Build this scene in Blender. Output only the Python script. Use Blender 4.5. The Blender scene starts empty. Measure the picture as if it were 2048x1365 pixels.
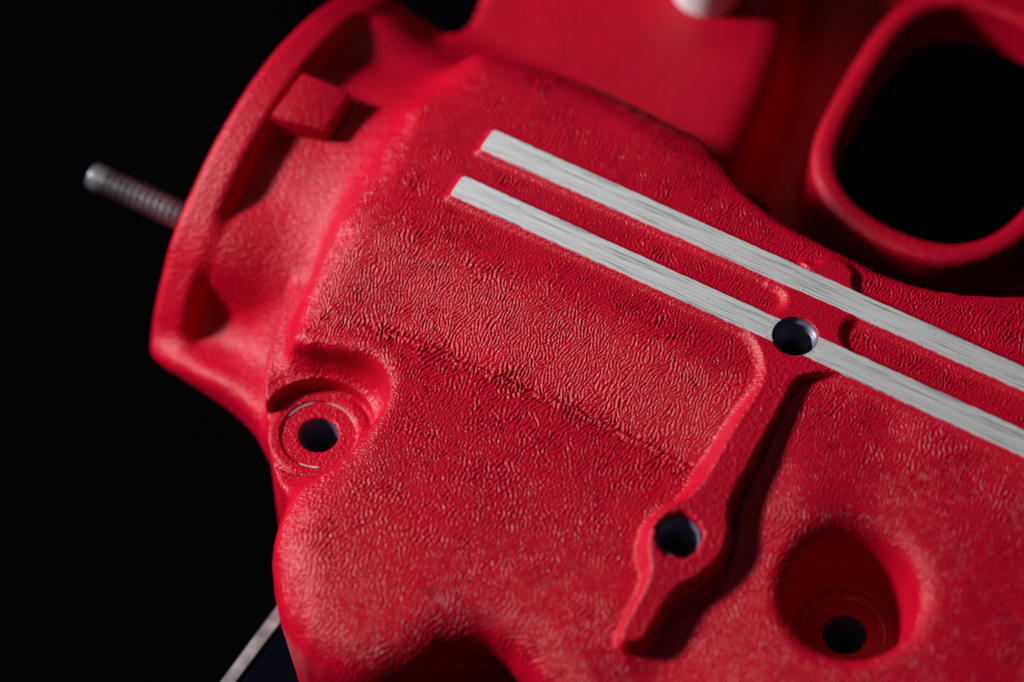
import bpy, math, time
import numpy as np
from mathutils import Vector, Matrix

T0 = time.time()
scene = bpy.context.scene
U2M = 1e-4                       # one working unit = 0.1 mm
# ------------------------------------------------------------------ camera
TILT = math.radians(57.0)        # camera looks down on the casting at this elevation
DIST = 5700.0                    # working units (0.57 m)
FOC = 2048 * 100 / 36.0
FW = np.array([0, math.cos(TILT), -math.sin(TILT)])
UP = np.array([0, math.sin(TILT), math.cos(TILT)])
RT = np.array([1.0, 0, 0])
CAM = -DIST * FW

cam_data = bpy.data.cameras.new('camera')
cam_data.sensor_width = 36.0
cam_data.lens = 100.0
cam_data.clip_start = 0.02
cam_data.clip_end = 20.0
cam = bpy.data.objects.new('camera', cam_data)
scene.collection.objects.link(cam)
cam.matrix_world = Matrix(((RT[0], UP[0], -FW[0], CAM[0] * U2M), (RT[1], UP[1], -FW[1], CAM[1] * U2M),
                           (RT[2], UP[2], -FW[2], CAM[2] * U2M), (0, 0, 0, 1)))
scene.camera = cam
cam_data.dof.use_dof = True
cam_data.dof.aperture_fstop = 5.0
cam_data.dof.aperture_blades = 0
cam_data.dof.focus_distance = 0.576

# ------------------------------------------------------------------ world, lights, exposure
world = bpy.data.worlds.new('World')
scene.world = world
world.use_nodes = True
wb = world.node_tree.nodes['Background']
wb.inputs[0].default_value = (0.25, 0.35, 0.9, 1)
wb.inputs[1].default_value = 0.003


def area_light(name, pos, target, size, size_y, watts, col):
    d = bpy.data.lights.new(name, 'AREA')
    d.shape = 'RECTANGLE'
    d.size = size
    d.size_y = size_y
    d.energy = watts
    d.color = col
    o = bpy.data.objects.new(name, d)
    scene.collection.objects.link(o)
    p = Vector(pos)
    o.location = p
    o.rotation_euler = (Vector(target) - p).to_track_quat('-Z', 'Y').to_euler()
    return o


area_light('key_softbox', (-0.73, 0.17, 0.42), (0.0, 0.0, -0.01), 0.12, 0.12, 12.2, (1.0, 0.97, 0.95))
area_light('front_softbox', (-0.44, -0.30, 0.74), (0.0, 0.0, -0.01), 0.20, 0.20, 0.27, (1.0, 0.98, 0.98))
area_light('back_strip_fill', (-0.10, 0.55, 0.66), (-0.01, 0.03, 0.0), 0.22, 0.14, 0.20, (0.92, 0.95, 1.0))  # added fill lamp, lifts the sheen on the machined strips

scene.view_settings.view_transform = 'Standard'
scene.view_settings.look = 'None'
scene.view_settings.exposure = 0.0
scene.view_settings.gamma = 1.0
scene.cycles.max_bounces = 6
scene.cycles.use_denoising = True
scene.cycles.denoising_prefilter = 'ACCURATE'
scene.cycles.denoising_input_passes = 'RGB_ALBEDO_NORMAL'

# ------------------------------------------------------------------ helpers
def ray(px, py):
    return FW * FOC + RT * (px - 1024) + UP * (682.5 - py)


def unp(px, py, z):
    """point of the height z that stands on the sight line of a photo point"""
    d = ray(px, py)
    t = (z - CAM[2]) / d[2]
    return CAM + t * d


def unps(pts, z=None):
    return np.array([unp(p[0], p[1], p[2] if len(p) > 2 else z) for p in pts])


def project(P):
    v = P - CAM
    k = FOC / (v @ FW)
    return np.stack([1024 + k * (v @ RT), 682.5 - k * (v @ UP)], -1)


AX = np.array([0.8773, -0.4800, 0.0])     # along the machined strips
AX /= np.linalg.norm(AX)
QX = np.array([-AX[1], AX[0], 0.0])        # across them, away from the viewer

X0, X1, Y0, Y1, Z0, Z1 = -1080.0, 1200.0, -960.0, 1320.0, -700.0, 52.0
G = 2.5
gx = np.arange(X0, X1 + G, G, dtype=np.float32)
gy = np.arange(Y0, Y1 + G, G, dtype=np.float32)
GX, GY = np.meshgrid(gx, gy, indexing='ij')


def smooth(t):
    t = np.clip(t, 0, 1)
    return t * t * (3 - 2 * t)


def chaikin(p, n=2, closed=True):
    p = np.asarray(p, float)
    for _ in range(n):
        if closed:
            a, b = p, np.roll(p, -1, 0)
            p = np.stack([0.75 * a + 0.25 * b, 0.25 * a + 0.75 * b], 1).reshape(-1, p.shape[1])
        else:
            a, b = p[:-1], p[1:]
            m = np.stack([0.75 * a + 0.25 * b, 0.25 * a + 0.75 * b], 1).reshape(-1, p.shape[1])
            p = np.concatenate([p[:1], m, p[-1:]])
    return p


def poly_sdf(poly, x=None, y=None):
    """signed distance to a polygon (negative inside)"""
    if x is None:
        x, y = GX, GY
    poly = np.asarray(poly, np.float32)[:, :2]
    d2 = np.full(x.shape, 1e12, np.float32)
    inside = np.zeros(x.shape, bool)
    n = len(poly)
    for i in range(n):
        ax, ay = poly[i]
        bx, by = poly[(i + 1) % n]
        ex, ey = bx - ax, by - ay
        wx, wy = x - ax, y - ay
        t = np.clip((wx * ex + wy * ey) / (ex * ex + ey * ey + 1e-9), 0, 1)
        d2 = np.minimum(d2, (wx - ex * t) ** 2 + (wy - ey * t) ** 2)
        c = ((ay <= y) & (by > y)) | ((by <= y) & (ay > y))
        if abs(ey) > 1e-9:
            inside ^= c & (x < ax + (y - ay) / ey * ex)
    d = np.sqrt(d2)
    return np.where(inside, -d, d)


def upsample(o, st):
    fi = np.minimum(np.arange(GX.shape[0]) / st, o.shape[0] - 1.001)
    fj = np.minimum(np.arange(GX.shape[1]) / st, o.shape[1] - 1.001)
    i0, j0 = fi.astype(int), fj.astype(int)
    u, v = (fi - i0)[:, None], (fj - j0)[None]
    return ((o[i0][:, j0] * (1 - u) + o[i0 + 1][:, j0] * u) * (1 - v)
            + (o[i0][:, j0 + 1] * (1 - u) + o[i0 + 1][:, j0 + 1] * u) * v).astype(np.float32)


def poly_sdf_c(poly, st=2):
    """the same on a coarser grid, for the smooth outlines"""
    return upsample(poly_sdf(poly, np.ascontiguousarray(GX[::st, ::st]), np.ascontiguousarray(GY[::st, ::st])), st)


def line_dist(pts):
    d2 = np.full(GX.shape, 1e12, np.float32)
    for (ax, ay), (bx, by) in zip(pts[:-1], pts[1:]):
        ex, ey = bx - ax, by - ay
        wx, wy = GX - np.float32(ax), GY - np.float32(ay)
        t = np.clip((wx * ex + wy * ey) / (ex * ex + ey * ey), 0, 1)
        d2 = np.minimum(d2, (wx - ex * t) ** 2 + (wy - ey * t) ** 2)
    return np.sqrt(d2)


def tps(ctrl, lam=60.0):
    """smooth sheet through points (x, y, z)"""
    c = np.asarray(ctrl, float)
    s = 500.0
    P = c[:, :2] / s
    n = len(P)

    def ker(r2):
        return 0.5 * r2 * np.log(r2 + 1e-9)
    K = ker(((P[:, None] - P[None]) ** 2).sum(-1)) + np.eye(n) * lam * 1e-5
    A = np.zeros((n + 3, n + 3))
    A[:n, :n] = K
    A[:n, n] = 1
    A[:n, n + 1:] = P
    A[n, :n] = 1
    A[n + 1:, :n] = P.T
    w = np.linalg.solve(A, np.r_[c[:, 2], 0, 0, 0])
    st = 8
    xs, ys = GX[::st, ::st] / s, GY[::st, ::st] / s
    o = w[n] + w[n + 1] * xs + w[n + 2] * ys
    for i in range(n):
        o = o + w[i] * ker((xs - P[i, 0]) ** 2 + (ys - P[i, 1]) ** 2)
    return upsample(o, st)


def blur(a, sig):
    """gaussian blur on the grid, sig in working units"""
    pad = int(3 * sig / G) + 1
    b = np.pad(a, pad, mode='edge')
    fx = np.fft.fftfreq(b.shape[0], G)[:, None]
    fy = np.fft.rfftfreq(b.shape[1], G)[None]
    F = np.fft.rfft2(b) * np.exp(-2 * (math.pi * sig) ** 2 * (fx ** 2 + fy ** 2))
    return np.fft.irfft2(F, s=b.shape)[pad:-pad, pad:-pad].astype(np.float32)


def smin(a, b, k):
    h = np.maximum(k - np.abs(a - b), 0) / k
    return np.minimum(a, b) - h * h * k * 0.25


def smax(a, b, k):
    return -smin(-a, -b, k)


rng = np.random.default_rng(7)


def fnoise(lo, hi, seed, step=G):
    """band limited gaussian noise field on the grid, wavelengths lo..hi, unit variance"""
    r = np.random.default_rng(seed).standard_normal(GX.shape)
    fx = np.fft.fftfreq(GX.shape[0], G)[:, None]
    fy = np.fft.rfftfreq(GX.shape[1], G)[None]
    f = np.hypot(fx, fy)
    a = np.fft.irfft2(np.fft.rfft2(r) * ((f > 1 / hi) & (f < 1 / lo)), s=GX.shape)
    return (a / a.std()).astype(np.float32)


SX = (GX * AX[0] + GY * AX[1]).astype(np.float32)      # along strips
QQ = (GX * QX[0] + GY * QX[1]).astype(np.float32)      # across strips

# ------------------------------------------------------------------ outlines read off the photograph
def fit_line(px, z=0.0):
    P = unps(px, z)
    s, q = P @ AX, P @ QX
    c = np.polyfit(s, q, 1)
    return c


s1_top = fit_line([(990, 262), (1224, 365), (1385, 435), (1514, 500), (1659, 549), (1745, 599), (1844, 648), (1943, 685), (2044, 734)])
s1_bot = fit_line([(960, 299), (1103, 359), (1224, 417), (1345, 472), (1448, 516), (1580, 574), (1712, 632), (1844, 688), (1976, 751), (2048, 784)])
s2_top = fit_line([(926, 355), (1022, 399), (1143, 447), (1264, 496), (1448, 587), (1560, 637), (1636, 671), (1712, 711), (1844, 770), (1943, 817), (2048, 859)])
s2_bot = fit_line([(904, 391), (982, 431), (1103, 480), (1224, 540), (1448, 635), (1545, 680), (1610, 708), (1679, 744), (1778, 793), (1877, 840), (1976, 884), (2048, 912)])


def sq(s, q, z=0.0):
    return AX * s + QX * q + np.array([0, 0, z])


def strip_poly(top, bot, sa, sb, grow=0.0):
    return np.array([sq(sa - grow, np.polyval(top, sa) + grow), sq(sb, np.polyval(top, sb) + grow),
                     sq(sb, np.polyval(bot, sb) - grow), sq(sa - grow, np.polyval(bot, sa) - grow)])


S1A = unp(972, 281, 0) @ AX
S2A = unp(912, 372, 0) @ AX
SEND = 1190.0

HOLE_C = unp(1590, 673, 0)
HOLE_R = 46.0

rib_left = [(1490, 655), (1512, 678), (1527, 712), (1530, 750), (1515, 785), (1477, 838), (1440, 905), (1408, 960), (1378, 995)]
boss_left = [(1336, 1014), (1305, 1045), (1295, 1096), (1304, 1132), (1292, 1170)]
tail_left = [(1276, 1200), (1256, 1236), (1242, 1262)]
tail_right = [(1246, 1284), (1284, 1284), (1304, 1252), (1321, 1223), (1345, 1180)]
boss_right = [(1404, 1148), (1440, 1117), (1458, 1068), (1454, 1020)]
rib_right = [(1466, 985), (1499, 929), (1530, 869), (1564, 813), (1582, 770), (1600, 750), (1650, 742), (1700, 750)]


def rib_z(py):                     # the diagonal rib sinks towards its free end
    return float(np.interp(py, [650, 750, 900, 1060, 1150, 1290], [0, 0, -9, -40, -60, -93]))


rib_px = rib_left + boss_left + tail_left + tail_right + boss_right + rib_right + [(1640, 700), (1540, 655)]
rib_poly = chaikin([unp(x, y, rib_z(y)) for x, y in rib_px], 1)
web_poly = chaikin([unp(x, y, 0) for x, y in
                    [(1530, 560), (1556, 572), (1571, 590), (1570, 612), (1545, 625), (1500, 620), (1560, 690), (1640, 690), (1720, 720),
                     (1700, 702), (1684, 680), (1683, 655), (1702, 636), (1740, 640), (1650, 590)]], 1)
web_up_poly = chaikin([unp(x, y, 0) for x, y in
                       [(1600, 520), (1632, 530), (1650, 515), (1690, 520), (1712, 545), (1706, 568), (1722, 592), (1760, 620), (1650, 580)]], 1)

# upper body outline: (photo x, photo y, height)
body_px = [(955, 74, -45), (1063, 105, -45), (1184, 143, -45), (1305, 200, -45), (1405, 258, -45), (1445, 315, -40), (1480, 375, -38), (1535, 432, -36),
           (1608, 474, -34), (1687, 510, -32), (1740, 538, -30), (1805, 565, -28), (1915, 588, -26), (2048, 592, -26), (2300, 570, -26),
           (2500, 900, -40), (2400, 1700, -140), (1220, 1700, -200), (1125, 1450, -190), (1068, 1375, -180), (1020, 1322, -170), (970, 1300, -165), (905, 1312, -165), (850, 1346, -165),
           (780, 1372, -165), (700, 1366, -165), (628, 1330, -165), (570, 1270, -160), (545, 1195, -160), (534, 1110, -155), (540, 1050, -145),
           (566, 988, -130), (606, 944, -115), (685, 905, -105), (735, 855, -100), (770, 800, -95), (776, 750, -90), (755, 715, -85),
           (710, 692, -80), (650, 674, -70), (590, 660, -60), (570, 640, -55), (578, 585, -48), (606, 520, -45), (662, 430, -42), (722, 332, -40),
           (788, 246, -40), (848, 166, -40), (898, 102, -42)]
body_poly = chaikin(unps(body_px), 2)
D_BODY = poly_sdf_c(body_poly) + 0.5 * fnoise(40, 120, 77)

# ------------------------------------------------------------------ height of the upper surface
d_s1 = poly_sdf(strip_poly(s1_top, s1_bot, S1A, SEND, 2.0))
d_s2 = poly_sdf(strip_poly(s2_top, s2_bot, S2A, SEND, 2.0))
d_web = np.minimum(poly_sdf(web_poly), poly_sdf(web_up_poly))
d_rib = poly_sdf(rib_poly)

# sheet A: floor beside the strips, rolling over down to the crease
q_low = np.polyval(s2_bot, SX)
crease_px = [(600, 640), (690, 648), (770, 662), (850, 692), (960, 742), (1060, 782), (1150, 822), (1260, 877), (1340, 917), (1400, 950)]
ZCR = -92.0
crease = unps(crease_px, ZCR)
cs, cq = crease @ AX, crease @ QX
o = np.argsort(cs)
q_cr = np.interp(SX, cs[o], cq[o]).astype(np.float32)
u = np.clip((q_low - QQ) / np.maximum(q_low - q_cr, 60), -4, 2.2)
prof = np.where(u < 0.98, smooth((u - 0.25) / 0.83), 0.965 + 0.75 * (u - 0.98))
A = -13.0 - (-13.0 - ZCR) * np.maximum(prof, 0)
A -= 0.00030 * np.maximum(S2A - 20 - SX, 0) ** 2                       # falls away towards the inlet
q_up = np.polyval(s1_top, SX)
A -= 0.00022 * np.maximum(QQ - q_up - 60, 0) ** 2                      # and towards the far edge
# sheet C: the plenum bulge below the crease
C = tps(np.vstack([crease[2:] + [0, 0, 0], unps([(850, 900, -93), (700, 1000, -101), (1000, 1000, -95), (1150, 1100, -97), (1230, 1220, -104), (1000, 1170, -111),
        (860, 1190, -117), (700, 1150, -115), (620, 1080, -113), (800, 1050, -99), (640, 1180, -125), (780, 780, -91), (1300, 1000, -91), (1260, 1100, -97), (900, 1290, -133), (1120, 1220, -111)])]))
AC = np.maximum(A, C)
# sheet D: floor right of the diagonal rib
Dz = tps(unps([(1700, 790, -16), (1850, 860, -14), (2048, 950, -16), (1640, 775, -20), (1570, 850, -30), (1510, 950, -54), (1465, 1080, -88),
               (1405, 1180, -106), (1330, 1290, -132), (1250, 1340, -132), (1150, 1320, -122), (1080, 1300, -124), (1010, 1262, -122), (1700, 930, -36), (1600, 990, -46),
               (1850, 1000, -40), (2048, 1100, -52), (1900, 1250, -72), (1720, 1040, -62), (1550, 1150, -84), (1700, 1365, -96), (1500, 1330, -112),
               (2048, 1365, -90), (1780, 850, -24), (1950, 930, -22), (1035, 1335, -140), (1200, 1500, -150), (1860, 1150, -66)]))
dpoly = unps([(1500, 665, 0), (1560, 720, 0), (1500, 870, -5), (1430, 990, -15), (1365, 1068, -20), (1290, 1200, -50), (1250, 1285, -60), (1150, 1268, -100), (1060, 1240, -110),
              (1010, 1250, -140), (960, 1330, -170), (1100, 1800, -200), (2600, 1800, -100), (2600, 1050, 0), (2044, 885, 0), (1600, 690, 0)])
wD = smooth(0.5 - poly_sdf_c(dpoly) / (44.0 + 110 * smooth((unp(1200, 1215, -90)[1] - GY) / 60)))
H = AC * (1 - wD) + Dz * wD
H = blur(H, 3.5)
# ribs standing on it
rib_t = np.interp(GY, [unp(1300, 1290, -93)[1], unp(1350, 1150, -60)[1], unp(1360, 1060, -40)[1], unp(1450, 900, -8)[1], unp(1560, 750, 0)[1]],
                  [-93, -60, -40, -9, 0]).astype(np.float32)
wall = 1.25
ribs = np.full(GX.shape, -260.0, np.float32)
for d, top in ((np.minimum(np.minimum(d_s1, d_s2), d_web), 0.0), (d_rib, rib_t)):
    edge = smax(d + 3.0, np.float32(0), 7.0) if d is not d_rib else smax(d + 0.5, np.float32(0), 4.0)
    wl = wall if d is not d_rib else np.where(wD < 0.5, np.interp(GY, [unp(1300, 1200, -60)[1], unp(1480, 850, 0)[1], unp(1500, 760, 0)[1]], [2.2, 1.9, 0.8]), 3.2)
    ribs = np.maximum(ribs, top - wl * edge)
H = smax(H, ribs, 9.0)
H = blur(H, 1.6)
gxh, gyh = np.gradient(H, G)
SL = 1 / np.sqrt(1 + np.minimum(gxh ** 2 + gyh ** 2, 30))

# ------------------------------------------------------------------ wrinkled paint relief
def wrinkles():
    R = np.random.default_rng(11)
    st = 1.5
    xs = -630 + st * np.arange(1200)
    ys = -830 + st * np.arange(1024)
    n0, n1 = len(xs), len(ys)
    fx = np.fft.fftfreq(n0, st)[:, None]
    fy = np.fft.fftfreq(n1, st)[None]
    fr = np.hypot(fx, fy)
    fa = np.arctan2(fy, fx)
    XX, YY = np.meshgrid(xs, ys, indexing='ij')

    def samp(F):
        return bil(F, XX.ravel(), YY.ravel()).reshape(XX.shape)

    def ns(lam, seed):
        r = np.random.default_rng(seed).standard_normal((n0, n1))
        a = np.fft.ifft2(np.fft.fft2(r) * np.exp(-0.5 * (fr * lam) ** 2 * 4)).real
        return a / a.std()
    Hs = samp(blur(H, 16.0))
    hx, hy = np.gradient(Hs, st)
    gl = np.hypot(hx, hy)
    # double-angle blend: across the strips by default, downhill where the floor is steep
    aq = math.atan2(QX[1], QX[0]) - 0.10
    wg = smooth((gl - 0.10) / 0.25)
    ang = np.arctan2(hy, hx)
    c2 = (1 - wg) * math.cos(2 * aq) + wg * np.cos(2 * ang)
    s2 = (1 - wg) * math.sin(2 * aq) + wg * np.sin(2 * ang)
    th = 0.5 * np.arctan2(s2, c2) + 0.34 * ns(22, 3) + 0.20 * ns(9, 4)
    # how ordered the folds lie
    dcr = samp(line_dist(crease[1:, :2]))
    side = samp(QQ - q_cr)
    uu = samp(u)
    order = 0.30 + 0.62 * np.exp(-((uu - 0.72) / 0.26) ** 2) + 0.50 * np.exp(-(dcr / 75) ** 2) - 0.26 * smooth((-side - 60) / 90)
    order = np.clip(order + 0.12 * ns(40, 5), 0.03, 1.0)
    kap = 0.25 + 5.5 * order
    NT = 12
    out = []
    for lam, bw, seed in ((6.8, 0.19, 21), (9.6, 0.24, 22)):
        W = np.fft.fft2(np.random.default_rng(seed).standard_normal((n0, n1)))
        acc = np.zeros((n0, n1))
        nrm = np.zeros((n0, n1))
        for k in range(NT):
            t = math.pi * k / NT
            # crest direction t -> wave vector perpendicular
            dt = np.angle(np.exp(2j * (fa - (t + math.pi / 2)))) / 2
            Fk = np.exp(-0.5 * (np.log(fr * lam + 1e-9) / bw) ** 2 - 0.5 * (dt / 0.20) ** 2)
            z = np.fft.ifft2(W * Fk).real
            z /= z.std()
            w = np.exp(kap * (np.cos(2 * (th - t)) - 1))
            acc += w * z
            nrm += w * w
        z = acc / np.sqrt(nrm)
        amp = np.sqrt(np.fft.ifft2(np.fft.fft2(z * z) * np.exp(-0.5 * (fr * 14) ** 2 * 4)).real.clip(1e-6))
        out.append(z / (0.12 + 0.88 * amp))
    mixn = np.clip(0.35 + 0.35 * ns(45, 8) + 0.5 * np.exp(-(dcr / 26) ** 2) + 0.25 * smooth((-side - 10) / 60) - 0.35 * np.exp(-((uu - 0.70) / 0.25) ** 2), 0, 1)
    w = out[0] * (1 - mixn) + out[1] * mixn
    w = np.tanh(1.25 * w)
    v = 0.5 + 0.5 * w
    v = v ** 0.55                                  # plump crests, narrow clefts
    deep = np.clip(0.95 + 0.17 * ns(12, 51) + 0.10 * ns(60, 52), 0.5, 1.6)
    v = 0.75 + (v - 0.75) * deep
    # amplitude
    amp = 1.80 + 0.22 * np.clip(ns(55, 9), -1.6, 1.6)
    amp += 0.80 * np.exp(-(dcr / 20) ** 2) + 0.35 * np.exp(-(dcr / 70) ** 2)
    amp -= 0.40 * np.exp(-((uu - 0.74) / 0.24) ** 2) * (side > 0)
    rib_all = samp(np.minimum(np.minimum(d_s1, d_s2), np.minimum(d_web, d_rib)))
    amp *= 0.06 + 0.94 * smooth((rib_all - 2) / 26)
    amp *= 0.25 + 0.75 * smooth((samp(-D_BODY) - 2) / 40)
    h = 1.70 * amp * (v - 0.66)
    # the pinched seam along the crease, with deeper clefts leaving it
    jag = 7 * ns(30, 31) + 3.0 * ns(9, 32)
    dj = side + jag * 0.30
    inr = np.exp(-(np.maximum(np.abs(samp(SX) - 0.5 * (cs.min() + cs.max()) - 60) - 330, 0) / 40) ** 2)
    h += 1.15 * inr * (2.1 * np.exp(-(dj / 3.8) ** 2) * (0.7 + 0.6 * np.clip(ns(9, 33), -0.6, 1.6)) - 2.0 * np.exp(-((dj - 6.5) / 3.0) ** 2) * np.clip(0.45 + 0.8 * ns(11, 34), 0, 1.8)
                - 1.5 * np.exp(-((dj + 7.5) / 3.0) ** 2) * np.clip(0.35 + 0.8 * ns(11, 35), 0, 1.6))
    # curled lip above the bolt boss clearance
    dbd = samp(D_BODY)
    lipm = np.exp(-(np.maximum(np.hypot(XX - BOSS[0] - 20, YY - BOSS[1] - 60) - 190, 0) / 40) ** 2) * (YY > BOSS[1] + 20)
    h += lipm * (1.6 * np.exp(-((dbd + 9 + 2.5 * ns(14, 61)) / 4.0) ** 2) * np.clip(0.6 + 0.6 * ns(12, 62), 0, 1.8))
    return xs, ys, st, h.astype(np.float32)


def bil(F, x, y, x0=X0, y0=Y0, g=G):
    fx = np.clip((x - x0) / g, 0, F.shape[0] - 1.001)
    fy = np.clip((y - y0) / g, 0, F.shape[1] - 1.001)
    i, j = fx.astype(np.int32), fy.astype(np.int32)
    a, b = (fx - i).astype(np.float32), (fy - j).astype(np.float32)
    n1 = F.shape[1]
    k = i * n1 + j
    Ff = F.ravel()
    return (Ff[k] * (1 - a) + Ff[k + n1] * a) * (1 - b) + (Ff[k + 1] * (1 - a) + Ff[k + n1 + 1] * a) * b


# ------------------------------------------------------------------ the casting as a solid
PLATE_Z = -235.0
plate_poly = chaikin(unps([(890, 78), (925, 58), (945, 30), (965, -20), (1010, -200), (1640, -260), (1612, -60), (1592, 60), (1566, 150), (1530, 240), (1500, 300), (1470, 400),
                           (1300, 420), (1000, 300)], PLATE_Z), 2)
D_PLATE = poly_sdf_c(plate_poly)
PORT_Z = -215.0
port_poly = chaikin(unps([(1805, 62), (1765, 120), (1722, 195), (1690, 255), (1674, 303), (1678, 352), (1705, 395), (1745, 428), (1800, 458), (1860, 478), (1915, 484), (1975, 470),
                          (2025, 436), (2065, 390), (2120, 290), (2165, 200), (2150, 110), (2080, 62), (1990, 25), (1920, 8), (1850, 22)], PORT_Z), 2)
D_PORT = poly_sdf_c(port_poly)
floor_poly = unps([(1480, 330), (1560, 100), (1600, -300), (2700, -300), (2700, 700), (1900, 700), (1600, 560)], -420)
D_FLOOR = poly_sdf_c(floor_poly)

BOSS_Z = -235.0
BOSS = unp(637, 868, BOSS_Z)
BOSS_N = 104.0
low_poly = chaikin(unps([(560, 690, -300), (530, 800, -300), (540, 880, -300), (545, 930, -300), (556, 1000, -300), (580, 1050, -330), (700, 1100, -300), (900, 1000, -300), (1000, 700, -300), (900, 300, -300),
                         (800, 150, -300), (720, 300, -300)]), 2)
D_LOW = poly_sdf_c(low_poly)

FL_S, FL_T = -830.0, 92.0
FC_Q, FC_Z, FL_R = 383.0, -587.0, 550.0
NECK_R = 494.0
NECK_BOT = -450.0
skirt_px = [(296, 700, -425), (326, 734, -430), (380, 768, -430), (430, 800, -430), (480, 838, -430), (515, 876, -430), (536, 920, -425), (560, 930, -420), (640, 870, -400), (660, 700, -300), (560, 600, -300), (420, 600, -350), (340, 650, -400)]
D_SKIRT = poly_sdf_c(chaikin(unps(skirt_px), 2))
SKIRT = tps(unps([(330, 690, -395), (360, 720, -378), (430, 755, -352), (520, 808, -330), (545, 850, -330), (400, 650, -385), (470, 690, -372), (560, 730, -330), (560, 650, -290), (450, 600, -350),
                  (600, 800, -300)]))

REC = unp(1706, 1184, -74)
RIBH = unp(1358, 1068, -40)
RIBH_R = 44.0


def rim_angle(px, py):
    d = ray(px, py)
    t = (FL_S - CAM @ AX) / (d @ AX)
    P = CAM + t * d
    return math.atan2(P[2] - FC_Z, P @ QX - FC_Q)


# gussets between flange and body, as angles round the inlet axis
ANG_G1 = (rim_angle(361, 400), rim_angle(319, 530))
ANG_G2 = rim_angle(648, -12)
CORE = {}


def sdf(P):
    x, y, z = P[:, 0], P[:, 1], P[:, 2]
    h = bil(H, x, y)
    sl = bil(SL, x, y)
    db = bil(D_BODY, x, y)
    # upper body: rolled edges, slight draft
    left = smooth((-150 - y) / 200)
    kk = 34 + 80 * smooth((-120 - y) / 200) * smooth((270 - x) / 160) + 90 * smooth((x * np.float32(QX[0]) + y * np.float32(QX[1]) - 430) / 110) * smooth((520 - x) / 200)
    kk = kk + 75 * smooth((-120 - x) / 160) * smooth((y - 40) / 90)
    f = smax((z - h) * sl, db + 0.07 * np.maximum(-150 - z, 0) * left, kk)
    # lower body under it
    lo = smax(z + 206, bil(D_LOW, x, y), 16)
    # far plate and port
    pl = smax(z - PLATE_Z, bil(D_PLATE, x, y), 34 + 60 * smooth((x - 200) / 100))
    dp = bil(D_PORT, x, y)
    fl = smax(np.abs(z + 414) - 14, bil(D_FLOOR, x, y), 16)
    pl = smin(pl, fl, 70)
    port = smax(np.abs(dp - 29) - 29, z - PORT_Z, 26)
    pl = smin(pl, np.maximum(port, -432 - z), 50)
    pl = smax(pl, -(dp - 1.5 - 1.3 * np.maximum(-345 - z, 0)), 6)
    f = smin(f, pl, 26)
    # inlet neck and flange
    s = x * AX[0] + y * AX[1]
    q = x * QX[0] + y * QX[1] - FC_Q
    zz = z - FC_Z
    r = np.sqrt(q * q + zz * zz)
    phi = np.arctan2(zz, q)
    phi = np.where(phi < -1.6, phi + 2 * math.pi, phi)
    t = np.clip((s - FL_S - FL_T + 8) / 270.0, 0, 1)
    gus = smooth((phi - ANG_G1[0]) / 0.30 + 0.62) * smooth((ANG_G1[1] - phi) / 0.30 + 0.62)
    gus = np.maximum(gus, smooth((ANG_G2 - phi) / 0.30 + 0.5))
    rn = NECK_R - 16 * smooth((phi - ANG_G1[1]) / 0.22) * (1 - smooth(t * 1.5)) + (FL_R - 4 - NECK_R) * gus * (1 - smooth(t)) + 16 * smooth((t - 0.45) / 0.5)
    neck = smax((r - rn) * 0.95, smax(FL_S + 12 - s, s - (FL_S + 520), 10), 20)
    flg = smax(r - FL_R, np.abs(s - (FL_S + FL_T / 2)) - FL_T / 2, 30)
    inl = smin(neck, flg, 22)
    inl = smax(inl, (NECK_BOT - z) * 0.97, 80)
    inl = np.maximum(inl, 330 - r)
    sk = smax((z - bil(SKIRT, x, y)) * 0.93, bil(D_SKIRT, x, y), 40)
    sk = smax(sk, NECK_BOT - z, 30)
    inl = smin(inl, sk, 40)
    # bolt boss in its clearance
    bx, by = x - np.float32(BOSS[0]), y - np.float32(BOSS[1])
    rb = np.sqrt(bx * bx + by * by)
    clear = smax(rb - (148 + 0.10 * (z + 200)), (BOSS_Z + 29) - z, 16)
    clear = np.minimum(clear, smax(rb - 121, (BOSS_Z - 8) - z, 8))
    inl = smin(smax(inl, -clear, 14), smax(lo, -clear, 9), 18)
    f = smin(f, inl, 62)
    boss = smax(rb - BOSS_N + 0.02 * z * 0, z - BOSS_Z, 10)
    f = smin(f, boss, 10)
    f = smax(f, -smax(rb - 80, (BOSS_Z - 5) - z, 3), 4)
    f = np.maximum(f, -(rb - 41))
    # threaded hole through the strip
    hx, hy = x - np.float32(HOLE_C[0]), y - np.float32(HOLE_C[1])
    f = smax(f, -(np.sqrt(hx * hx + hy * hy) - HOLE_R), 2)
    # ragged hole through the rib boss
    hx, hy = x - np.float32(RIBH[0]), y - np.float32(RIBH[1])
    a = np.arctan2(hy, hx)
    rag = 1.6 * np.sin(5 * a + 1) + 1.2 * np.sin(9 * a + 2) + 0.8 * np.sin(14 * a)
    f = smax(f, -(np.sqrt(hx * hx + hy * hy) - RIBH_R - rag), 9)
    # deep bolt recess
    rx, ry = x - np.float32(REC[0]), y - np.float32(REC[1])
    rr = np.sqrt(rx * rx + ry * ry)
    zb = -244.0
    cone = (rr - (104 + 0.17 * (z - zb))) * 0.96
    rec = smax(cone, zb - z, 8)
    f = smax(f, -rec, 40)
    f = smax(f, -smax(rr - 82, (zb - 7) - z, 3), 4)
    f = np.maximum(f, -(rr - 44))
    return f.astype(np.float32)


def ev(P, n=1500000):
    return np.concatenate([sdf(P[i:i + n].astype(np.float32)) for i in range(0, len(P), n)]) if len(P) else np.zeros(0, np.float32)


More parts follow.
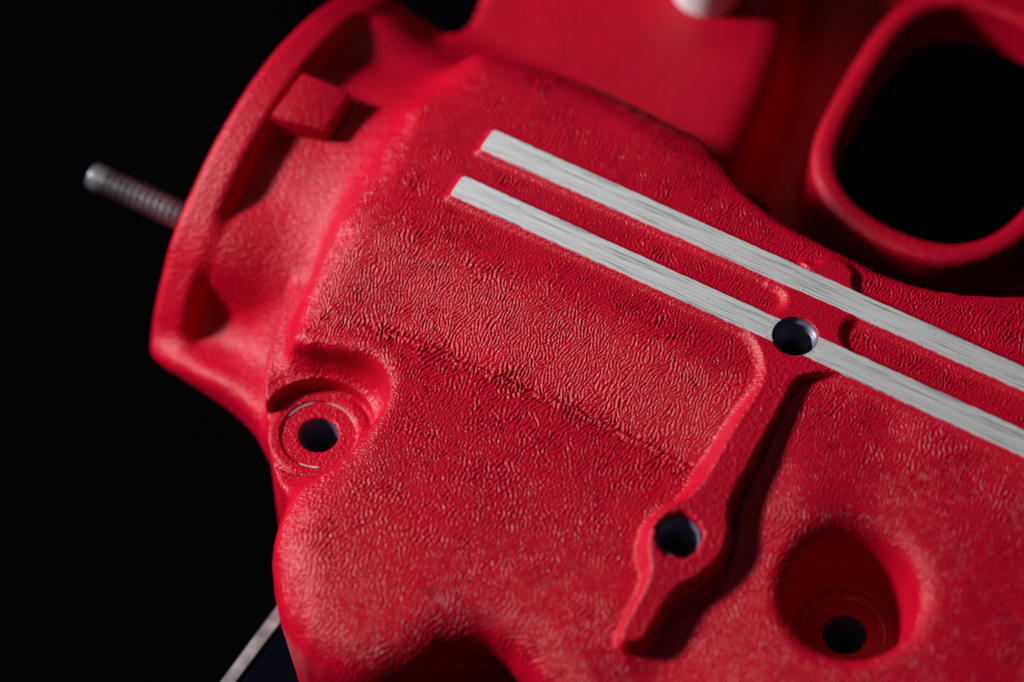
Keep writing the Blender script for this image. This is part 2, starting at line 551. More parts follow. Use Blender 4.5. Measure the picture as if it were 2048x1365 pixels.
def surface(vox):
    B = 8
    nb = [int(math.ceil((b - a) / (vox * B))) for a, b in ((X0, X1), (Y0, Y1), (Z0, Z1))]
    N = [n * B + 1 for n in nb]
    o = np.array([X0, Y0, Z0], np.float32)
    bc = np.stack(np.meshgrid(*[np.arange(n) for n in nb], indexing='ij'), -1).reshape(-1, 3)
    cen = o + (bc + 0.5) * (B * vox)
    f = ev(cen)
    bp_ = project(cen.astype(float))
    act = (np.abs(f) < B * vox * 1.6) & (bp_[:, 0] > -330) & (bp_[:, 0] < 2380) & (bp_[:, 1] > -330) & (bp_[:, 1] < 1700)
    inside = f < 0
    F = np.full(N, 50, np.float32)
    # sign of the inactive blocks
    blk = np.where(inside, -50, 50).astype(np.float32).reshape(nb)
    F[:-1, :-1, :-1] = np.repeat(np.repeat(np.repeat(blk, B, 0), B, 1), B, 2)
    off = np.stack(np.meshgrid(*[np.arange(B + 1)] * 3, indexing='ij'), -1).reshape(-1, 3)
    ab = bc[act]
    for i in range(0, len(ab), 2500):
        idx = (ab[i:i + 2500, None] * B + off[None]).reshape(-1, 3)
        v = ev(o + idx * np.float32(vox))
        F[idx[:, 0], idx[:, 1], idx[:, 2]] = v
    S = F < 0
    cnt = np.zeros([n - 1 for n in N], np.int8)
    corners = [(a, b, c) for a in (0, 1) for b in (0, 1) for c in (0, 1)]
    for a, b, c in corners:
        cnt += S[a:N[0] - 1 + a, b:N[1] - 1 + b, c:N[2] - 1 + c]
    # only cells of active blocks
    am = np.repeat(np.repeat(np.repeat(act.reshape(nb), B, 0), B, 1), B, 2)
    cells = np.argwhere((cnt > 0) & (cnt < 8) & am)
    M = np.array([n - 1 for n in N])
    lin = (cells[:, 0] * M[1] + cells[:, 1]) * M[2] + cells[:, 2]
    cv = {k: F[cells[:, 0] + k[0], cells[:, 1] + k[1], cells[:, 2] + k[2]] for k in corners}
    acc = np.zeros((len(cells), 3), np.float32)
    nn = np.zeros(len(cells), np.float32)
    for ax in range(3):
        for k in corners:
            if k[ax]:
                continue
            k2 = list(k)
            k2[ax] = 1
            v0, v1 = cv[k], cv[tuple(k2)]
            m = (v0 < 0) != (v1 < 0)
            t = np.where(m, v0 / np.where(m, v0 - v1, 1), 0)
            p = np.zeros((len(cells), 3), np.float32)
            p[:] = k
            p[:, ax] = t
            acc += p * m[:, None]
            nn += m
    V = o + (cells + acc / nn[:, None]) * np.float32(vox)
    quads = []
    for ax in range(3):
        b, c = (ax + 1) % 3, (ax + 2) % 3
        sl0 = [slice(1, N[i] - 1) for i in range(3)]
        sl1 = list(sl0)
        sl0[ax] = slice(0, N[ax] - 1)
        sl1[ax] = slice(1, N[ax])
        s0, s1 = S[tuple(sl0)], S[tuple(sl1)]
        e = np.argwhere(s0 != s1)
        flip = s0[e[:, 0], e[:, 1], e[:, 2]]
        base = e + [0 if i == ax else 1 for i in range(3)]
        q4 = []
        ok = np.ones(len(e), bool)
        for db, dc in ((1, 1), (0, 1), (0, 0), (1, 0)):
            cc = base.copy()
            cc[:, b] -= db
            cc[:, c] -= dc
            l = (cc[:, 0] * M[1] + cc[:, 1]) * M[2] + cc[:, 2]
            p = np.searchsorted(lin, l)
            p = np.minimum(p, len(lin) - 1)
            ok &= lin[p] == l
            q4.append(p)
        Q = np.stack(q4, 1)
        Q = np.where(flip[:, None], Q, Q[:, ::-1])
        quads.append(Q[ok])
    return V, np.concatenate(quads)


def gradn(P, e=1.2):
    f0 = ev(P)
    g = np.stack([ev(P + np.eye(3)[i] * e) - f0 for i in range(3)], 1) / e
    return f0, g


def subdivide(V, Q):
    e = np.stack([Q, np.roll(Q, -1, 1)], -1).reshape(-1, 2)
    e.sort(1)
    key = e[:, 0].astype(np.int64) * len(V) + e[:, 1]
    uq, inv = np.unique(key, return_inverse=True)
    a, b = uq // len(V), uq % len(V)
    mid = (V[a] + V[b]) * 0.5
    cen = V[Q].mean(1)
    nV = len(V)
    em = inv.reshape(-1, 4) + nV
    fc = np.arange(len(Q)) + nV + len(uq)
    out = np.stack([np.stack([Q[:, i], em[:, i], fc, em[:, (i + 3) % 4]], 1) for i in range(4)], 1).reshape(-1, 4)
    return np.concatenate([V, mid, cen]), out


VOX = 4.0
V, Q = surface(VOX)
print('coarse', len(V), len(Q), round(time.time() - T0, 1))


def vnormals(V, Q):
    a, b, c, d = (V[Q[:, i]] for i in range(4))
    n = np.cross(c - a, d - b)
    N = np.zeros_like(V)
    for i in range(4):
        for k in range(3):
            N[:, k] += np.bincount(Q[:, i], n[:, k], len(V))
    return N / (np.linalg.norm(N, axis=1, keepdims=True) + 1e-9)


# finer faces where the photograph looks, coarser round about
pp = project(V[Q].mean(1).astype(float))
fn = np.cross(V[Q[:, 2]] - V[Q[:, 0]], V[Q[:, 3]] - V[Q[:, 1]])
face = (fn @ -FW) / (np.linalg.norm(fn, axis=1) + 1e-9)
cz = V[Q].mean(1)
keep = (pp[:, 0] > -260) & (pp[:, 0] < 2330) & (pp[:, 1] > -260) & (pp[:, 1] < 1630) & ~((face < -0.45) & (cz[:, 2] < -60))
Q, pp, face, cz = Q[keep], pp[keep], face[keep], cz[keep]
near = (pp[:, 0] > -40) & (pp[:, 0] < 2090) & (pp[:, 1] > -40) & (pp[:, 1] < 1410) & (face > -0.2) & (cz[:, 2] > -210) & (cz[:, 0] < 1125)
Vf, Qf = subdivide(V, Q[near])
Qf = np.concatenate([Qf, Q[~near]])
used = np.unique(Qf)
rm = np.full(len(Vf), -1)
rm[used] = np.arange(len(used))
V, Q = Vf[used].astype(np.float32), rm[Qf]
for it in range(2):
    if it == 0:
        f0, g = gradn(V)
    else:
        f0 = ev(V)
    st = f0 / np.maximum((g * g).sum(1), 0.05)
    V = V - (g * np.clip(st, -2.5, 2.5)[:, None]).astype(np.float32)
print('fine', len(V), len(Q), round(time.time() - T0, 1))
Nrm = vnormals(V, Q)
V0 = V.copy()
wx, wy, wst, wh = wrinkles()
print('wrinkles', round(time.time() - T0, 1))
inw = (V[:, 0] > wx[0]) & (V[:, 0] < wx[-1]) & (V[:, 1] > wy[0]) & (V[:, 1] < wy[-1]) & (V[:, 2] > -215)
dv = bil(wh, V[:, 0], V[:, 1], wx[0], wy[0], wst) * inw * smooth((Nrm[:, 2] - 0.10) / 0.45)
V = V + Nrm * dv[:, None]

# ------------------------------------------------------------------ materials
def new_mat(name):
    m = bpy.data.materials.new(name)
    m.use_nodes = True
    nt = m.node_tree
    return m, nt, nt.nodes['Principled BSDF']


def node(nt, kind, **kw):
    n = nt.nodes.new(kind)
    for k, v in kw.items():
        if hasattr(n, k):
            setattr(n, k, v)
        else:
            n.inputs[k].default_value = v
    return n


def red_paint(name, grain=1.0, mottle=0.25):
    m, nt, b = new_mat(name)
    tc = node(nt, 'ShaderNodeTexCoord')
    n1 = node(nt, 'ShaderNodeTexNoise', Scale=2100.0, Detail=2.0, Roughness=0.6)
    n2 = node(nt, 'ShaderNodeTexNoise', Scale=1250.0, Detail=2.0)
    n3 = node(nt, 'ShaderNodeTexNoise', Scale=60.0, Detail=3.0)
    for n in (n1, n2, n3):
        nt.links.new(tc.outputs['Object'], n.inputs['Vector'])
    ramp = node(nt, 'ShaderNodeValToRGB')
    ramp.color_ramp.elements[0].color = (0.43, 0.0010, 0.0175, 1)
    ramp.color_ramp.elements[0].position = 0.3
    ramp.color_ramp.elements[1].color = (0.52, 0.0015, 0.0225, 1)
    ramp.color_ramp.elements[1].position = 0.7
    nt.links.new(n3.outputs['Fac'], ramp.inputs['Fac'])
    nt.links.new(ramp.outputs['Color'], b.inputs['Base Color'])
    mr = node(nt, 'ShaderNodeMapRange')
    mr.inputs['To Min'].default_value = 0.27
    mr.inputs['To Max'].default_value = 0.40
    nt.links.new(n2.outputs['Fac'], mr.inputs['Value'])
    nt.links.new(mr.outputs['Result'], b.inputs['Roughness'])
    b.inputs['Specular IOR Level'].default_value = 0.27
    bp = node(nt, 'ShaderNodeBump')
    bp.inputs['Strength'].default_value = 0.65 * grain
    bp.inputs['Distance'].default_value = 0.00030
    nt.links.new(n1.outputs['Fac'], bp.inputs['Height'])
    bp2 = node(nt, 'ShaderNodeBump')
    bp2.inputs['Strength'].default_value = mottle
    bp2.inputs['Distance'].default_value = 0.00042
    nt.links.new(n2.outputs['Fac'], bp2.inputs['Height'])
    nt.links.new(bp2.outputs['Normal'], bp.inputs['Normal'])
    nt.links.new(bp.outputs['Normal'], b.inputs['Normal'])
    return m


def brushed(name):
    m, nt, b = new_mat(name)
    tc = node(nt, 'ShaderNodeTexCoord')
    mp = node(nt, 'ShaderNodeMapping')
    mp.inputs['Scale'].default_value = (60, 3400, 300)
    nt.links.new(tc.outputs['Object'], mp.inputs['Vector'])
    n1 = node(nt, 'ShaderNodeTexNoise', Scale=1.0, Detail=4.0, Roughness=0.65)
    nt.links.new(mp.outputs['Vector'], n1.inputs['Vector'])
    mp2 = node(nt, 'ShaderNodeMapping')
    mp2.inputs['Scale'].default_value = (14, 420, 50)
    nt.links.new(tc.outputs['Object'], mp2.inputs['Vector'])
    n2 = node(nt, 'ShaderNodeTexNoise', Scale=1.0, Detail=5.0, Roughness=0.6)
    nt.links.new(mp2.outputs['Vector'], n2.inputs['Vector'])
    n4 = node(nt, 'ShaderNodeTexNoise', Scale=900.0, Detail=1.0)
    nt.links.new(tc.outputs['Object'], n4.inputs['Vector'])
    ramp = node(nt, 'ShaderNodeValToRGB')
    ramp.color_ramp.elements[0].color = (0.22, 0.225, 0.23, 1)
    ramp.color_ramp.elements[0].position = 0.38
    e = ramp.color_ramp.elements.new(0.48)
    e.color = (0.86, 0.87, 0.88, 1)
    ramp.color_ramp.elements[-1].color = (1.0, 1.0, 1.0, 1)
    ramp.color_ramp.elements[-1].position = 0.64
    mx = node(nt, 'ShaderNodeMath', operation='ADD')
    m1 = node(nt, 'ShaderNodeMath', operation='MULTIPLY')
    m1.inputs[1].default_value = 0.75
    m2 = node(nt, 'ShaderNodeMath', operation='MULTIPLY')
    m2.inputs[1].default_value = 0.25
    nt.links.new(n1.outputs['Fac'], m1.inputs[0])
    nt.links.new(n2.outputs['Fac'], m2.inputs[0])
    nt.links.new(m1.outputs[0], mx.inputs[0])
    nt.links.new(m2.outputs[0], mx.inputs[1])
    nt.links.new(mx.outputs[0], ramp.inputs['Fac'])
    pit = node(nt, 'ShaderNodeMapRange')
    pit.inputs['From Min'].default_value = 0.765
    pit.inputs['From Max'].default_value = 0.80
    pit.inputs['To Min'].default_value = 1.0
    pit.inputs['To Max'].default_value = 0.15
    nt.links.new(n4.outputs['Fac'], pit.inputs['Value'])
    mul = node(nt, 'ShaderNodeVectorMath', operation='SCALE')
    nt.links.new(ramp.outputs['Color'], mul.inputs[0])
    nt.links.new(pit.outputs['Result'], mul.inputs['Scale'])
    nt.links.new(mul.outputs[0], b.inputs['Base Color'])
    b.inputs['Metallic'].default_value = 0.42
    b.inputs['Roughness'].default_value = 0.33
    b.inputs['Anisotropic'].default_value = 0.5
    tg = node(nt, 'ShaderNodeTangent', direction_type='RADIAL', axis='Y')
    nt.links.new(tg.outputs[0], b.inputs['Tangent'])
    bp = node(nt, 'ShaderNodeBump')
    bp.inputs['Strength'].default_value = 0.6
    bp.inputs['Distance'].default_value = 0.00008
    nt.links.new(mx.outputs[0], bp.inputs['Height'])
    nt.links.new(bp.outputs['Normal'], b.inputs['Normal'])
    return m


def plain(name, col, rough, metal=0.0, noise=0.0, scale=300.0):
    m, nt, b = new_mat(name)
    b.inputs['Base Color'].default_value = (*col, 1)
    b.inputs['Roughness'].default_value = rough
    b.inputs['Metallic'].default_value = metal
    tc = node(nt, 'ShaderNodeTexCoord')
    n1 = node(nt, 'ShaderNodeTexNoise', Scale=scale, Detail=4.0)
    nt.links.new(tc.outputs['Object'], n1.inputs['Vector'])
    if noise:
        ramp = node(nt, 'ShaderNodeValToRGB')
        ramp.color_ramp.elements[0].position = 0.35
        ramp.color_ramp.elements[1].position = 0.65
        ramp.color_ramp.elements[0].color = (*[c * (1 - noise) for c in col], 1)
        ramp.color_ramp.elements[1].color = (*[min(1, c * (1 + noise * 0.3)) for c in col], 1)
        nt.links.new(n1.outputs['Fac'], ramp.inputs['Fac'])
        nt.links.new(ramp.outputs['Color'], b.inputs['Base Color'])
    bp = node(nt, 'ShaderNodeBump')
    bp.inputs['Strength'].default_value = 0.2
    bp.inputs['Distance'].default_value = 0.0001
    nt.links.new(n1.outputs['Fac'], bp.inputs['Height'])
    nt.links.new(bp.outputs['Normal'], b.inputs['Normal'])
    return m


M_RED = red_paint('red_wrinkle_paint')
M_CAST = red_paint('red_cast_paint', 1.0, 0.8)
M_STRIP = brushed('machined_aluminium')
M_BORE = plain('bored_metal', (0.15, 0.14, 0.22), 0.38, 0.3, 0.3, 500)
M_STEEL = plain('stud_steel', (0.24, 0.25, 0.28), 0.34, 0.6, 0.5, 120)
M_RING = plain('bare_ring_metal', (0.75, 0.74, 0.74), 0.3, 0.5, 0.3, 400)
M_WHITE = plain('white_plastic', (0.72, 0.68, 0.74), 0.5)
M_BLACK = plain('black_cloth', (0.0010, 0.0010, 0.0016), 1.0)
M_BLACK.node_tree.nodes['Principled BSDF'].inputs['Specular IOR Level'].default_value = 0.0
M_BASE = plain('dark_blued_plate', (0.0012, 0.002, 0.006), 0.9)
M_BASE.node_tree.nodes['Principled BSDF'].inputs['Specular IOR Level'].default_value = 0.02
M_EDGE = plain('bare_plate_edge', (0.62, 0.62, 0.64), 0.45, 1.0, 0.55, 160)

# ------------------------------------------------------------------ objects
def mesh_obj(name, verts, faces, mat, parent=None, smooth_shade=True, origin=None):
    """verts in working units"""
    v = np.asarray(verts, float) * U2M
    me = bpy.data.meshes.new(name)
    org = np.zeros(3) if origin is None else np.asarray(origin, float) * U2M
    me.from_pydata([tuple(p) for p in (v - org)], [], [tuple(int(i) for i in f) for f in faces])
    me.materials.append(mat)
    if smooth_shade:
        me.polygons.foreach_set('use_smooth', [True] * len(me.polygons))
    me.update()
    ob = bpy.data.objects.new(name, me)
    ob.location = org
    scene.collection.objects.link(ob)
    if parent is not None:
        ob.parent = parent
        ob.location = org - np.array(parent.location)
    return ob


def quad_mesh(name, V, Q, N, mat, parent):
    me = bpy.data.meshes.new(name)
    us = np.unique(Q)
    rm = np.full(len(V), -1, np.int64)
    rm[us] = np.arange(len(us))
    q = rm[Q].astype(np.int32)
    me.vertices.add(len(us))
    me.vertices.foreach_set('co', (V[us] * U2M).astype(np.float32).ravel())
    me.loops.add(q.size)
    me.loops.foreach_set('vertex_index', q.ravel())
    me.polygons.add(len(q))
    me.polygons.foreach_set('loop_start', np.arange(0, q.size, 4, dtype=np.int32))
    me.polygons.foreach_set('use_smooth', np.ones(len(q), bool))
    me.materials.append(mat)
    me.update(calc_edges=True)
    me.validate()
    me.normals_split_custom_set_from_vertices(N[us].astype(np.float32).tolist())
    ob = bpy.data.objects.new(name, me)
    scene.collection.objects.link(ob)
    ob.parent = parent
    return ob


manifold = bpy.data.objects.new('intake_manifold', None)
manifold.empty_display_size = 0.02
scene.collection.objects.link(manifold)
manifold['label'] = 'red wrinkle-painted metal intake manifold casting with two bare machined strips'
manifold['category'] = 'manifold'

Nfin = vnormals(V, Q)
fc = V0[Q].mean(1)
fx, fy, fz = fc[:, 0], fc[:, 1], fc[:, 2]
fs, fq = fc @ AX, fc @ QX
part = np.zeros(len(Q), int)                       # 0: top cover
db = bil(D_BODY, fx, fy)
dpl, dpo = bil(D_PLATE, fx, fy), bil(D_PORT, fx, fy)
part[(db > 0) & (dpl < 30) & (fz < -180)] = 1       # far plate
part[(db > 2) & (dpo < 400) & (fx > 380) & (dpl > 8)] = 1
part[(dpo < 62) & (fz > -425) & (db > 2)] = 2                    # port rim
rq, rz = fq - FC_Q, fz - FC_Z
rr_ = np.hypot(rq, rz)
inlet = (db > 1) & (fs < -300) & (fx < -60) & (fy > -330) & (dpl > -5)
part[inlet] = 3                                     # neck
part[inlet & (fs < FL_S + FL_T + 2) & (rr_ > 455)] = 4            # flange
part[(np.hypot(fx - BOSS[0], fy - BOSS[1]) < 118) & (fz < -200)] = 5
part[(np.hypot(fx - REC[0], fy - REC[1]) < 146) & (fz < -98)] = 6
drb = bil(d_rib, fx, fy)
part[(drb < 5) & (fy < unp(1545, 720, 0)[1]) & (part == 0) & (np.hypot(fx - HOLE_C[0], fy - HOLE_C[1]) > 52)] = 7
names = ['top_cover', 'mounting_plate', 'port_rim', 'inlet_neck', 'inlet_flange', 'bolt_boss', 'bolt_recess', 'diagonal_rib']
parts = {}
for i, nme in enumerate(names):
    parts[nme] = quad_mesh(nme, V, Q[part == i], Nfin, M_RED if i in (0, 6) else M_CAST, manifold)
print('parts', [int((part == i).sum()) for i in range(8)], round(time.time() - T0, 1))


# machined strips: bare metal ground flush on the rib tops
def ragged_strip(top, bot, sa, sb, seed, cut=None):
    """outline of a strip in (s, q) with slightly ragged paint edges; cut = (s, q, r, side) bites a round end"""
    R = np.random.default_rng(seed)
    ss = np.arange(sa, sb, 4.0)
    n = len(ss)

    def rag():
        a = R.standard_normal(n)
        a = np.convolve(a, np.ones(3) / 3, 'same') * 0.5 + np.convolve(R.standard_normal(n), np.ones(12) / 12, 'same') * 0.8
        return np.clip(a, -2.2, 2.2)
    qt = np.polyval(top, ss) + rag()
    qb = np.polyval(bot, ss) + rag()
    return ss, qt, qb


def strip_mesh(name, ss, qt, qb, parent, mat, zt=0.9, nq=6):
    org = sq(ss[0], 0.5 * (qt[0] + qb[0]), 0)
    verts, faces = [], []
    n = len(ss)
    prof = [(0.0, -4.0), (0.004, zt - 0.25), (0.10, zt)] + [(t, zt) for t in np.linspace(0.25, 0.75, 3)] + [(0.92, zt), (0.996, zt - 0.2), (1.0, -4.0)]
    for i in range(n):
        for t, z in prof:
            s_i = ss[i]
            verts.append((s_i - ss[0], qb[i] + (qt[i] - qb[i]) * t - 0.5 * (qt[0] + qb[0]), z))
    m = len(prof)
    for i in range(n - 1):
        for k in range(m - 1):
            a = i * m + k
            faces.append((a, a + m, a + m + 1, a + 1))
    faces.append(tuple(range(m)))
    faces.append(tuple(reversed(range((n - 1) * m, n * m))))
    me = bpy.data.meshes.new(name)
    me.from_pydata([(a * U2M, b * U2M, c * U2M) for a, b, c in verts], [], faces)
    me.materials.append(mat)
    me.polygons.foreach_set('use_smooth', [False] * len(me.polygons))
    me.update()
    ob = bpy.data.objects.new(name, me)
    scene.collection.objects.link(ob)
    ob.parent = parent
    ob.location = org * U2M
    ob.rotation_euler = (0, 0, math.atan2(AX[1], AX[0]))
    return ob


def round_ends(ss, qt, qb, r):
    """pull in the first stations so that the strip end has rounded corners"""
    for i in range(len(ss)):
        d = ss[i] - ss[0]
        if d < r:
            p = r - math.sqrt(max(r * r - (r - d) ** 2, 0))
            qt[i] -= p
            qb[i] += p
    return qt, qb


ss, qt, qb = ragged_strip(s1_top, s1_bot, S1A, SEND, 1)
ss = np.r_[S1A, S1A + 1.2, ss[1:]]
qt = np.r_[qt[0], qt]
qb = np.r_[qb[0], qb]
qt, qb = round_ends(ss, qt, qb, 8)
o1 = strip_mesh('machined_strip', ss, qt, qb, manifold, M_STRIP)
o1['label'] = 'bare brushed strip nearer the dark port opening, unbroken along its length'
hs, hq = HOLE_C @ AX, HOLE_C @ QX
ss, qt, qb = ragged_strip(s2_top, s2_bot, S2A, SEND, 2)
for side, nm, lb in ((0, 'machined_strip', 'bare brushed strip from its free end to the threaded hole'), (1, 'machined_strip', 'bare brushed strip running on beyond the threaded hole')):
    rows_s, rows_t, rows_b = [], [], []
    if side == 0:
        k = ss < hs - HOLE_R - 3
        a, b_, c_ = ss[k], qt[k], qb[k]
        a = np.r_[a[0], a[0] + 1.2, a[1:]]
        b_ = np.r_[b_[0], b_]
        c_ = np.r_[c_[0], c_]
        b_, c_ = round_ends(a, b_, c_, 8)
        strip_mesh(nm, a, b_, c_, manifold, M_STRIP)['label'] = lb
    else:
        k = ss > hs + HOLE_R + 3
        a, b_, c_ = ss[k], qt[k], qb[k]
        strip_mesh(nm, a, b_, c_, manifold, M_STRIP)['label'] = lb
# the metal left standing against the hole's edge on both sides
for sg in (-1, 1):
    vt, fcs = [], []
    s_far = hs + sg * (HOLE_R + 7)
    qa, qz = np.polyval(s2_bot, hs + sg * 40), np.polyval(s2_top, hs + sg * 40)
    for k, qv in enumerate(np.linspace(qa + 0.5, qz - 0.5, 25)):
        dq = qv - hq
        se = hs + sg * (math.sqrt(max((HOLE_R + 0.8) ** 2 - dq * dq, 0)))
        vt += [tuple(sq(se, qv, 0.85)), tuple(sq(s_far, qv, 0.85)), tuple(sq(se, qv, -3.0))]
        if k:
            j = 3 * k
            fcs += [(j - 3, j - 2, j + 1, j), (j - 3, j, j + 2, j - 1)]
    ob = mesh_obj('strip_end', [sq(*((np.dot(v, AX) - hs), (np.dot(v, QX) - hq), v[2])) for v in map(np.array, vt)], fcs, M_STRIP, manifold, False)
    ob.data.transform(Matrix.Rotation(-math.atan2(AX[1], AX[0]), 4, 'Z'))
    ob.location = HOLE_C * U2M
    ob.rotation_euler = (0, 0, math.atan2(AX[1], AX[0]))


# threaded linings of the holes
def bore(name, c, r, ztop, depth, pitch, amp, mat, parent, nseg=72, n_per=8):
    rows = int(depth / pitch * n_per)
    vt, fcs = [], []
    for i in range(rows + 1):
        for k in range(nseg):
            a = 2 * math.pi * k / nseg
            zz_ = ztop - depth * i / rows
            ph = (depth * i / rows / pitch + k / nseg) % 1.0
            tri = abs(2 * ph - 1)
            rad = r - amp * tri * min(1, i / 4)
            vt.append((c[0] + rad * math.cos(a), c[1] + rad * math.sin(a), zz_))
    for i in range(rows):
        for k in range(nseg):
            a, b_ = i * nseg + k, i * nseg + (k + 1) % nseg
            fcs.append((a, b_, b_ + nseg, a + nseg))
    return mesh_obj(name, vt, fcs, mat, parent, False)


bore('threaded_bore', HOLE_C, HOLE_R - 0.4, -3.0, 230, 14.0, 7.0, M_BORE, parts['top_cover'])
bore('bolt_bore', BOSS, 40.2, BOSS_Z - 7, 220, 60.0, 0.5, M_BORE, parts['bolt_boss'])
bore('bolt_bore', REC, 43.2, -244 - 12, 220, 60.0, 0.5, M_BORE, parts['bolt_recess'])
bore('threaded_bore', RIBH, RIBH_R - 2.0, rib_z(1068) - 9, 140, 15.0, 4.5, M_BORE, parts['diagonal_rib'])


def ring(name, c, r0, r1, z, h, mat, parent, n=64, gaps=None):
    """flat worn ring, broken where paint still covers it"""
    vt, fcs = [], []
    for k in range(n):
        a = 2 * math.pi * k / n
        w = 1.0 if gaps is None else gaps(a)
        ra = (r0 + r1) / 2
        hw = (r1 - r0) / 2 * w
        for rr2, zz2 in ((ra - hw, z - h * 2), (ra - hw, z + h * (w > 0.05)), (ra + hw, z + h * (w > 0.05)), (ra + hw, z - h * 2)):
            vt.append((c[0] + rr2 * math.cos(a), c[1] + rr2 * math.sin(a), zz2))
    for k in range(n):
        for j in range(3):
            a, b_ = 4 * k + j, 4 * ((k + 1) % n) + j
            fcs.append((a, b_, b_ + 1, a + 1))
    return mesh_obj(name, vt, fcs, mat, parent, False)


ring('worn_ring', BOSS, 76, 80, BOSS_Z - 4.4, 1.0, M_RING, parts['bolt_boss'], 96,
     lambda a: float(np.clip(0.7 + 0.5 * math.sin(3 * a + 0.4) + 0.4 * math.sin(7 * a), 0, 1) * (1.0 if (0.35 < a < 2.5 or 4.2 < a < 4.75) else 0.0)))
ring('worn_ring', REC, 79, 82.5, -244 - 6.4, 1.0, M_RING, parts['bolt_recess'], 96,
     lambda a: float(np.clip(0.6 + 0.5 * math.sin(5 * a + 1.0), 0, 1) * (1.0 if (a < 1.5 or a > 5.0) else 0.25)))

# the square lug on the neck
lug_px = [(606, 144), (702, 183), (652, 262), (541, 232)]
rim = np.array([sq(FL_S + FL_T, FC_Q + FL_R * math.cos(a), FC_Z + FL_R * math.sin(a)) for a in np.linspace(0.8, 2.6, 300)])
rim_px = project(rim)
LUG_Z = []
for (lx, ly), add in zip(lug_px, (6, -8, -14, 4)):
    off = (lx - 541) if add in (-8, -14) else 0       # follow the axis back to the flange
    k_ = np.argmin(np.hypot(rim_px[:, 0] - (lx - off * 0.75 - 20), rim_px[:, 1] - (ly - off * 0.33 - 8)))
    LUG_Z.append(rim[k_, 2] + add)
print('lug', LUG_Z)
top = np.array([unp(x, y, z) for (x, y), z in zip(lug_px, LUG_Z)])
cen = top.mean(0)
low = top + np.array([0, 0, -120.0])


def rounded_box(name, top, low, mat, parent, bev=6.0):
    import bmesh
    bm = bmesh.new()
    vt = [bm.verts.new(p * U2M) for p in np.vstack([top, low])]
    bm.faces.new(vt[:4][::-1])
    bm.faces.new(vt[4:])
    for i in range(4):
        j = (i + 1) % 4
        bm.faces.new((vt[i], vt[j], vt[4 + j], vt[4 + i]))
    bmesh.ops.recalc_face_normals(bm, faces=bm.faces)
    bmesh.ops.bevel(bm, geom=[e for e in bm.edges], offset=bev * U2M, segments=3, affect='EDGES', profile=0.5)
    me = bpy.data.meshes.new(name)
    bm.to_mesh(me)
    bm.free()
    me.materials.append(mat)
    me.polygons.foreach_set('use_smooth', [True] * len(me.polygons))
    ob = bpy.data.objects.new(name, me)
    scene.collection.objects.link(ob)
    ob.parent = parent
    return ob


rounded_box('lug', top, low, M_CAST, parts['inlet_neck'])


# threaded stud out of the flange face
def stud():
    dd = ray(398, 450)
    face_pt = CAM + dd * ((FL_S - CAM @ AX) / (dd @ AX))
    Ls = np.arange(120, 700, 1.0)
    L0 = Ls[np.argmin(np.abs(project(face_pt[None] - AX[None] * Ls[:, None])[:, 0] - 186))]
    e0 = face_pt - AX * L0
    print('stud', L0, face_pt, project(e0[None]))
    d = -AX
    R0 = 34.0
    n1 = np.array([AX[1], -AX[0], 0])
    n2 = np.array([0, 0, 1.0])
    L = L0 + 20.0
    pitch = 17.0
    rows, seg = int(L / pitch * 7), 40
    vt, fcs = [], []
    for i in range(rows + 1):
        s_ = L * i / rows
        for k in range(seg):
            a = 2 * math.pi * k / seg
            ph = (s_ / pitch + k / seg) % 1.0
            thr = 10.0 * abs(2 * ph - 1) if s_ > 30 else 5.0
            rad = R0 - thr - (2 * (1 - s_ / 3) if s_ < 3 else 0)
            vt.append(tuple(e0 + AX * s_ + n1 * rad * math.cos(a) + n2 * rad * math.sin(a)))
    for i in range(rows):
        for k in range(seg):
            a, b_ = i * seg + k, i * seg + (k + 1) % seg
            fcs.append((a, b_, b_ + seg, a + seg))
    fcs.append(tuple(range(seg))[::-1])
    ob = mesh_obj('threaded_stud', vt, fcs, M_STEEL, parts['inlet_flange'], True)
    return ob


stud()

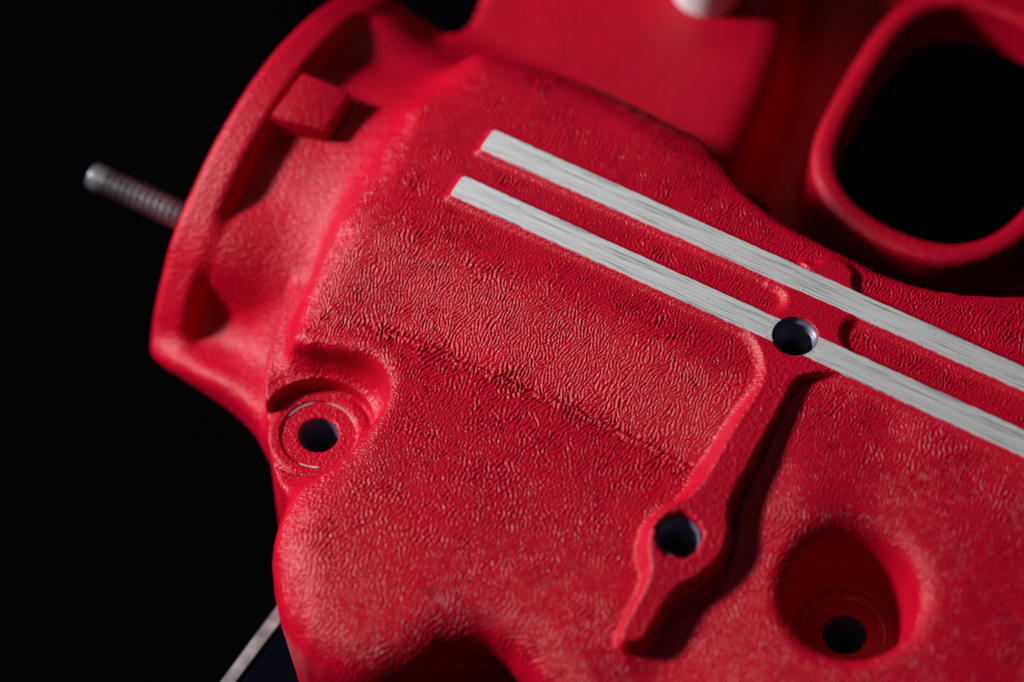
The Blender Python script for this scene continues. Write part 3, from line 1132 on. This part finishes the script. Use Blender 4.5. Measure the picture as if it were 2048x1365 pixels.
# white post on the far plate
pc = unp(1416, -20, PLATE_Z)
prof = [(0, 150), (66, 150), (76, 145), (82, 134), (82, 5), (82, 0)]
seg = 64
vt, fcs = [], []
for r_, z_ in prof:
    for k in range(seg):
        a = 2 * math.pi * k / seg
        vt.append((pc[0] + r_ * math.cos(a), pc[1] + r_ * math.sin(a), PLATE_Z + z_))
for i in range(len(prof) - 1):
    for k in range(seg):
        a, b_ = i * seg + k, i * seg + (k + 1) % seg
        fcs.append((a, a + seg, b_ + seg, b_))
post = mesh_obj('white_post', vt, fcs, M_WHITE, None, True, (pc[0], pc[1], PLATE_Z))
post['label'] = 'out-of-focus round white post standing on the red plate at the upper edge'
post['category'] = 'post'

# dark base plate with a bare bright edge below the casting
BZ = -560.0
ea, eb = unp(575, 1185, BZ), unp(425, 1385, BZ)
ed = (eb - ea) / np.linalg.norm(eb - ea)
en = np.array([-ed[1], ed[0], 0])          # to the right of the edge, seen from above
if en[0] < 0:
    en = -en
base = bpy.data.objects.new('base_plate', None)
base.location = ea * U2M
scene.collection.objects.link(base)
base['label'] = 'dark blue-black plate with a narrow bare metal edge, lower left under the casting'
base['category'] = 'plate'
A0, B0 = ea - ed * 60, eb + ed * 300


def slab(name, corners, z0, z1, mat, parent):
    vt = [(c[0], c[1], z1) for c in corners] + [(c[0], c[1], z0) for c in corners]
    n = len(corners)
    fcs = [tuple(range(n)), tuple(range(n, 2 * n))[::-1]] + [(i, i + n, (i + 1) % n + n, (i + 1) % n) for i in range(n)]
    return mesh_obj(name, vt, fcs, mat, parent, False)


slab('plate_face', [A0 + en * 26, B0 + en * 26, B0 + en * 330, A0 + en * 330], BZ - 60, BZ - 6, M_BASE, base)
slab('bare_edge', [A0, B0, B0 + en * 26, A0 + en * 26], BZ - 60, BZ, M_EDGE, base)

# black ground
g = 30000.0
gr = mesh_obj('backdrop', [(-g, -g, -720), (g, -g, -720), (g, g, -720), (-g, g, -720)], [(0, 1, 2, 3)], M_BLACK, None, False)
gr['kind'] = 'structure'
print('done', round(time.time() - T0, 1))
